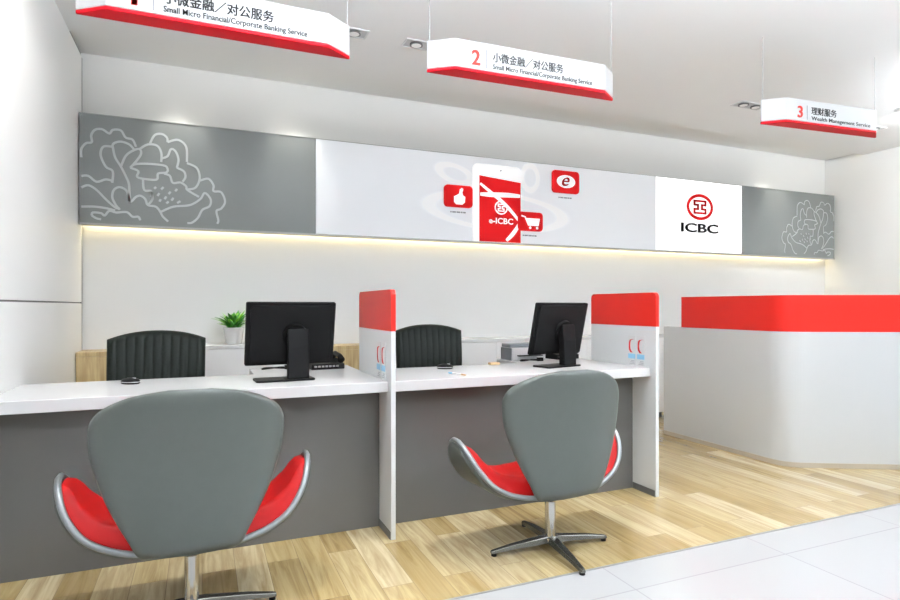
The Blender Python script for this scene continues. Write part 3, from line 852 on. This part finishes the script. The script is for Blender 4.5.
# ------------------------------------------------------------------ lamps in the ceiling, and added fill lamps below it
def recessed(label, x, y, dark):
    t = empty('recessed_downlight', label, 'light', (x, y, ZC), 0, 'recessed twin downlights behind the hanging signs')
    bm = bmesh.new(); w, h, r = 0.165, 0.065, 0.010
    for a in ((-w, w, -h, -h+r), (-w, w, h-r, h), (-w, -w+r, -h+r, h-r), (w-r, w, -h+r, h-r)):
        box(bm, a[0], a[1], a[2], a[3], -0.006, 0.0)
    obj('frame', bm, M['sign_white'], t)
    obj('recess_plate', bx(-w+r, w-r, -h+r, h-r, -0.0025, -0.0005), M['silver'], t)
    for s in (-1, 1):
        bm = lathe([(0.045, -0.012), (0.045, -0.002)], 24, None, s*0.075, 0)
        c = obj('lamp_ring', bm, M['seam'], t)
        bm = lathe([(0.034, -0.0135), (0.034, -0.011)], 24, None, s*0.075, 0)
        obj('lamp', bm, M['small_lamp'], c)
    return t
rd = recessed('recessed twin ceiling downlight beside the right end of sign 1', 0.845, 3.79, 0)
dup(rd, (1.43, 3.79, ZC), None, 'recessed twin ceiling downlight beside the left end of sign 2')
dup(rd, (4.52, 3.78, ZC), None, 'recessed twin ceiling downlight beside the left end of sign 3')
dup(rd, (6.20, 3.78, ZC), None, 'recessed twin ceiling downlight beside the right end of sign 3')

def fill_lamp(label, x, y):
    """added unseen fill lamp, shining down and mostly up to brighten the ceiling"""
    t = empty('pendant_fill', label, 'light', (x, y, ZC), 0, 'added fill lamps over the customer area')
    z = -0.30
    obj('housing', bx(-0.62, 0.62, -0.32, 0.32, z-0.018, z+0.018), M['sign_white'], t)
    obj('diffuser', bx(-0.59, 0.59, -0.29, 0.29, z-0.022, z-0.0185), M['fill_down'], t)
    obj('uplight', bx(-0.59, 0.59, -0.29, 0.29, z+0.0185, z+0.022), M['fill_up'], t)
    for a in (-0.55, 0.55):
        bm = bmesh.new(); tube(bm, [(a, 0, z+0.018), (a, 0, 0)], 0.002, 6); obj('suspension_wire', bm, M['wire'], t)
    return t
cl = None
for (x, y, l) in ((0.5, 1.55, 'added flat fill lamp above the visitors, over the left chair side'), (2.3, 1.1, 'added flat fill lamp above the visitors, in the middle'), (4.2, 0.3, 'added flat fill lamp above the visitors, on the right wall side'),
                  (0.5, -1.6, 'added flat fill lamp far from the counters, on the left'), (2.9, -1.6, 'added flat fill lamp far from the counters, in the middle'), (5.3, -1.6, 'added flat fill lamp far from the counters, on the right'), (6.1, 2.1, 'added flat fill lamp next to the right wall, over the end of the partition')):
    if cl is None: cl = fill_lamp(l, x, y)
    else: dup(cl, (x, y, ZC), None, l)

def downlight(label, x, y, e, aim=None, ang=85, grp='round ceiling spots over the visitor chairs'):
    t = empty('ceiling_spot', label, 'light', (x, y, ZC), 0, grp)
    obj('trim_ring', lathe([(0.060, -0.006), (0.060, 0.0), (0.075, 0.0), (0.075, -0.006)][::-1], 28), M['sign_white'], t)
    obj('lens', lathe([(0.050, -0.010), (0.050, -0.005)], 24), M['small_lamp'], t)
    ld = bpy.data.lights.new('spot', 'SPOT'); ld.energy = e; ld.spot_size = math.radians(ang); ld.spot_blend = 1.0
    ld.shadow_soft_size = 0.06; ld.color = (1.0, 0.98, 0.94)
    o = bpy.data.objects.new('spot_lamp', ld); COL.objects.link(o); o.location = (x, y, ZC-0.02)
    if aim: o.rotation_euler = (Vector(aim)-o.location).to_track_quat('-Z', 'Y').to_euler()
downlight('round ceiling spot above the chair nearer to the wall', 0.0, 2.15, 120)
downlight('round ceiling spot above the chair at the right counter', 1.5, 2.35, 120)
downlight('round ceiling spot above the open floor by the partition', 3.0, 2.35, 120)
g = 'round ceiling spots washing the side walls'
downlight('round ceiling spot washing the left wall, beside the counter', -0.1, 2.9, 70, (XL, 3.4, 1.6), 120, g)
downlight('round ceiling spot washing the right wall, behind the partition', 5.9, 3.3, 110, (XR, 4.3, 1.6), 120, g)

# accent spots grazing the grey fascia, sitting in the ceiling recess
def spot(x, y, e, ang=42):
    ld = bpy.data.lights.new('accent_spot', 'SPOT'); ld.energy = e; ld.spot_size = math.radians(ang); ld.spot_blend = 0.9
    ld.shadow_soft_size = 0.02; ld.color = (1.0, 0.97, 0.9)
    o = bpy.data.objects.new('accent_spot', ld); COL.objects.link(o); o.location = (x, y, ZR-0.03)
    d = Vector((x, YP, 2.42))-o.location; o.rotation_euler = d.to_track_quat('-Z', 'Y').to_euler()
for x in (-0.15, 0.68, 6.15): spot(x, 4.66, 55.0, 55)

# daylight from the open shop front behind the camera
w = bpy.data.worlds.new('world'); SC.world = w; w.use_nodes = True
bg = w.node_tree.nodes['Background']; bg.inputs[0].default_value = (0.96, 0.98, 1.0, 1); bg.inputs[1].default_value = 1.0

# ------------------------------------------------------------------ camera
cd = bpy.data.cameras.new('camera'); cam = bpy.data.objects.new('camera', cd); COL.objects.link(cam)
cd.sensor_width = 36; cd.lens = 585/900*36; cd.shift_y = 6/900; cd.clip_start = 0.05
cam.location = (0, 0, 1.15); cam.rotation_euler = (PI/2, 0, -math.radians(22.97))
SC.camera = cam
SC.view_settings.view_transform = 'Standard'; SC.view_settings.look = 'None'
SC.view_settings.exposure = 0.07; SC.view_settings.gamma = 1.0; SC.view_settings.use_curve_mapping = False
